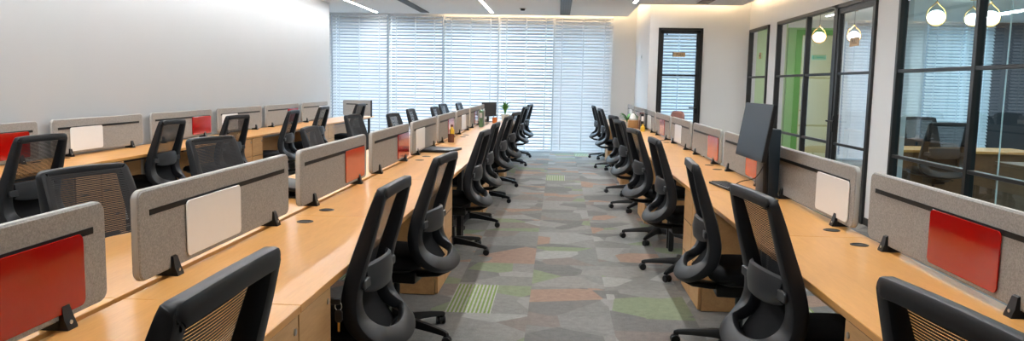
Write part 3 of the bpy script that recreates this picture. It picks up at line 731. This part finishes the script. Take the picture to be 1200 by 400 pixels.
def cup(label, loc, m, items, r=.04, h=.10):
    t = thing('pen_cup', label, 'pen cup', loc)
    MB().lathe([(r*.9, 0), (r, h), (r*.92, h), (r*.85, .006), (0, .006)]).build('cup', m, t)
    for k, mm in enumerate(items):
        a = k*2.1; p = thing('pen', 'pen', 'pen') if False else None
        MB().tube([(.4*r*math.cos(a), .4*r*math.sin(a), .008), (.95*r*math.cos(a), .95*r*math.sin(a), h*1.55)], .0045, 6).build('pen', mm, t)
    return t
def bottle(label, loc, m, h=.22, r=.033, capm=None):
    t = thing('bottle', label, 'bottle', loc)
    MB().lathe([(r*.9, 0), (r, .01), (r, h*.6), (r*.85, h*.68), (r*.4, h*.8), (r*.38, h*.9), (0, h*.9)]).build('body', m, t)
    MB().lathe([(r*.46, h*.86), (r*.46, h), (0, h)]).build('cap', capm or M_black, t); return t
bottle('yellow bottle standing before the sixth left screen', (-1.27, 9.30, DZ), M_yellow, .20, .03, M_brown)
cup('brown pen cup beside the yellow bottle on the left run', (-1.25, 9.08, DZ), M_brown, [M_yellow, M_char], .04, .10)
pot_plant('green leafy plant in a pale pot at the far end of left run', (-1.0, 14.7, DZ), .36, 16, .16, M_pot, .08)
cup('orange pen cup at the far end of the left run', (-1.13, 13.9, DZ), M_orng, [M_black, M_char, M_blue, M_bgreen], .045, .10)
def binder(label, loc, m, group, h=.30, wd=.06, tilt=0, rz=0):
    t = thing('binder', label, 'binder', loc, rz or PI/2, group); R = Matrix.Rotation(tilt, 4, 'X')
    MB().box(-.13, .13, -wd/2, wd/2, .0, h, .003, 1).xf(R).build('cover', m, t, smooth=False)
    MB().box(-.131, -.115, -wd/2+.006, wd/2-.006, h*.55, h*.85).xf(R).build('spine_label', M_paper, t, smooth=False); return t
binder('green binder standing upright near the far end of the left run', (-1.24, 12.62, DZ), M_bgreen, 'binders on the left run', .27)
binder('white binder standing behind the green one on the left run', (-1.24, 12.74, DZ), M_paper, 'binders on the left run', .26)
t = thing('monitor', 'dark monitor standing at the far end of the left run', 'monitor', (-1.27, 14.3, DZ), math.radians(58))
MB().rpanel(-.21, .21, .10, .36, -.012, .012, .008, .002).build('housing', M_shell, t); MB().box(-.20, .20, -.0135, -.0118, .115, .35).build('display', M_shell, t, smooth=False)
MB().box(-.02, .02, .012, .03, .01, .25, .003).build('stand_column', M_black, t); MB().box(-.10, .10, -.06, .09, 0, .01, .003).build('stand_foot', M_black, t)
# wicker tissue box, plants and bottles on the right run's far end
t = thing('tissue_box', 'woven tan tissue box with white tissue on the right run', 'tissue box', (1.27, 13.3, DZ))
MB().box(-.08, .08, -.12, .12, .0, .13, .008).build('basket', M_wicker, t)
ts = MB(); ts.loft([[Vector((r*math.cos(a)*(1+.25*math.sin(3*a+z*20)), r*1.2*math.sin(a), z)) for a in [2*PI*k/14 for k in range(14)]] for r, z in ((.055, .128), (.065, .155), (.045, .20), (.022, .235), (.004, .245))]); ts.build('tissue', M_paper, t)
pot_plant('small leafy plant behind the tan tissue box', (1.20, 13.62, DZ), .22, 14, .15, M_pot, .05)
pot_plant('small leafy plant to the right of the tan tissue box', (1.36, 13.62, DZ), .20, 12, .10, M_pot, .05)
binder('brown binder standing near the tissue box on the right run', (1.36, 12.9, DZ), M_brown, 'binders on the right run', .28, .07)
binder('dark binder leaning beside the brown binder on the right run', (1.36, 12.79, DZ), M_char, 'binders on the right run', .26, .05)
bottle('small yellow bottle in front of the brown binder on right run', (1.33, 12.3, DZ), M_yellow, .11, .035, M_yellow)

# dusty pink visitor chair beyond the right run
t = thing('visitor_chair', 'dusty pink upholstered chair by the office door', 'chair', (2.22, 13.45, 0), math.radians(-60))
MB().rpanel(-.17, .17, .60, 1.05, -.26, -.20, .09, .02).build('backrest', M_pink, t)
MB().box(-.25, .25, -.22, .26, .40, .49, .035, 3).build('seat', M_pink, t)
for sx in (-1, 1):
    MB().tube([(sx*.20, -.22, .40), (sx*.20, -.24, .70)], .014).build('back_post', M_frame, t)
    for sy_ in (-1, 1): MB().tube([(sx*.20, sy_*.19, .41), (sx*.23, sy_*.23, 0)], [.016, .010]).build('leg', M_frame, t)

# ------------------------------------------------------------------ the glazed room on the right
struct('wall_green', MB().box(3.48, 4.72, YF-.02, YF-.001, 0, CZ).box(5.78, 5.85, YF-.02, YF-.001, 0, CZ), M_greenwall, smooth=False)
struct('trim_2', MB().box(4.72, 5.0, YF-.10, YF-.001, 0, 2.72).box(5.0, 5.78, YF-.10, YF-.001, 2.58, 2.72), M_dkgreen, smooth=False)
struct('trim_3', MB().box(5.0, 5.78, YF-.05, YF-.001, 0, 2.58), M_olive, smooth=False)
struct('trim_4', MB().box(8.87, 11.05, YF-.03, YF-.001, 0, CZ), M_dark, smooth=False)
def pendant(x, y, z, label, r=.105):
    t = thing('globe_pendant', label, 'pendant light', (x, y, z), 0, 'globe pendants in the glazed room')
    pr_ = [(r*math.sin(a), -r*.86*math.cos(a)) for a in [PI*k/12 for k in range(13)]]
    MB().lathe(pr_, n=20).build('globe', M_globe, t)
    pts = [Vector((r*1.18*math.sin(a)*(1 if abs(a) < 2.2 else .0 if abs(a) > 3.1 else (PI-abs(a))/.94), 0, -r*1.05*math.cos(a) + (r*.9*(max(0, abs(a)-1.6)/1.54)))) for a in [-PI+2*PI*k/28 for k in range(29)]]
    MB().tube(pts, .007, 6).build('brass_loop', M_brass, t)
    MB().tube([(0, 0, r*1.95), (0, 0, CZ-z-.02)], .003, 6).build('cord', M_black, t)
    MB().lathe([(.045, CZ-z-.022), (.045, CZ-z)], n=14).build('ceiling_rose', M_brass, t)
pendant(4.79, 10.4, 2.40, 'lit globe pendant on a brass loop, left of the near pair'); pendant(5.46, 10.4, 2.40, 'lit globe pendant on a brass loop behind the glazing mullion')
pendant(6.35, 12.6, 2.58, 'lit globe pendant between the near pair, farther back'); pendant(4.66, 14.5, 2.40, 'lit globe pendant seen against the olive panel'); pendant(5.27, 14.5, 2.42, 'lit globe pendant seen through the glazed door')
def room_desk(label, loc, rz, w_=1.7, top=None):
    top = top or M_oak
    t = thing('office_desk', label, 'desk', loc, rz)
    MB().box(-w_/2, w_/2, -.35, .35, .72, .75, .003, 1).build('desktop', top, t)
    MB().box(-w_/2+.03, w_/2-.03, -.31, -.29, .12, .719).build('front_panel', M_walnut, t, smooth=False)
    for s in (-1, 1): MB().box(s*(w_/2-.03)-.02, s*(w_/2-.03)+.02, -.285, .33, 0, .719, .002, 1).build('side_panel', M_walnut, t, smooth=False)
room_desk('oak topped desk with brown front in the glazed room, left', (4.95, 9.95, 0), 0)
room_desk('dark brown desk in the glazed room behind the right pane', (5.35, 7.9, 0), 0, 1.7, M_walnut)
chair(4.45, 9.15, 0, 'black office chair before the left desk in the glazed room', 'chairs in the glazed room')
chair(4.95, 11.0, 180, 'black office chair behind the left desk in the glazed room', 'chairs in the glazed room')
chair(5.45, 8.95, 180, 'black office chair behind the right desk in the glazed room', 'chairs in the glazed room')

t = thing('wall_sign', 'pale green sign plate on the olive panel in the glazed room', 'sign', (5.37, YF-.052, 2.12))
MB().rpanel(-.15, .15, -.05, .05, -.006, 0, .01).build('plate', plain('pale_green_sign', (.22, .50, .30), 0.5), t)
MB().box(-.13, -.10, -.0075, -.006, -.03, .03).box(-.05, .10, -.0075, -.006, -.012, .012).build('sign_marks', M_teal, t, smooth=False)
t = thing('pull_cord', 'thin white cord hanging inside the large right glazing', 'cord', (XR+.075, 6.22, 0))
MB().tube([(0, 0, .45), (0, .01, 1.3), (0, 0, GH+.10)], .0055, 6).build('cord', M_paper, t)
MB().lathe([(.006, .40), (.012, .405), (.010, .45), (.005, .455)], n=10).build('cord_weight', M_paper, t)
MB().box(-.02, .02, -.02, .02, GH+.08, GH+.12, .003).build('cord_bracket', M_paper, t)
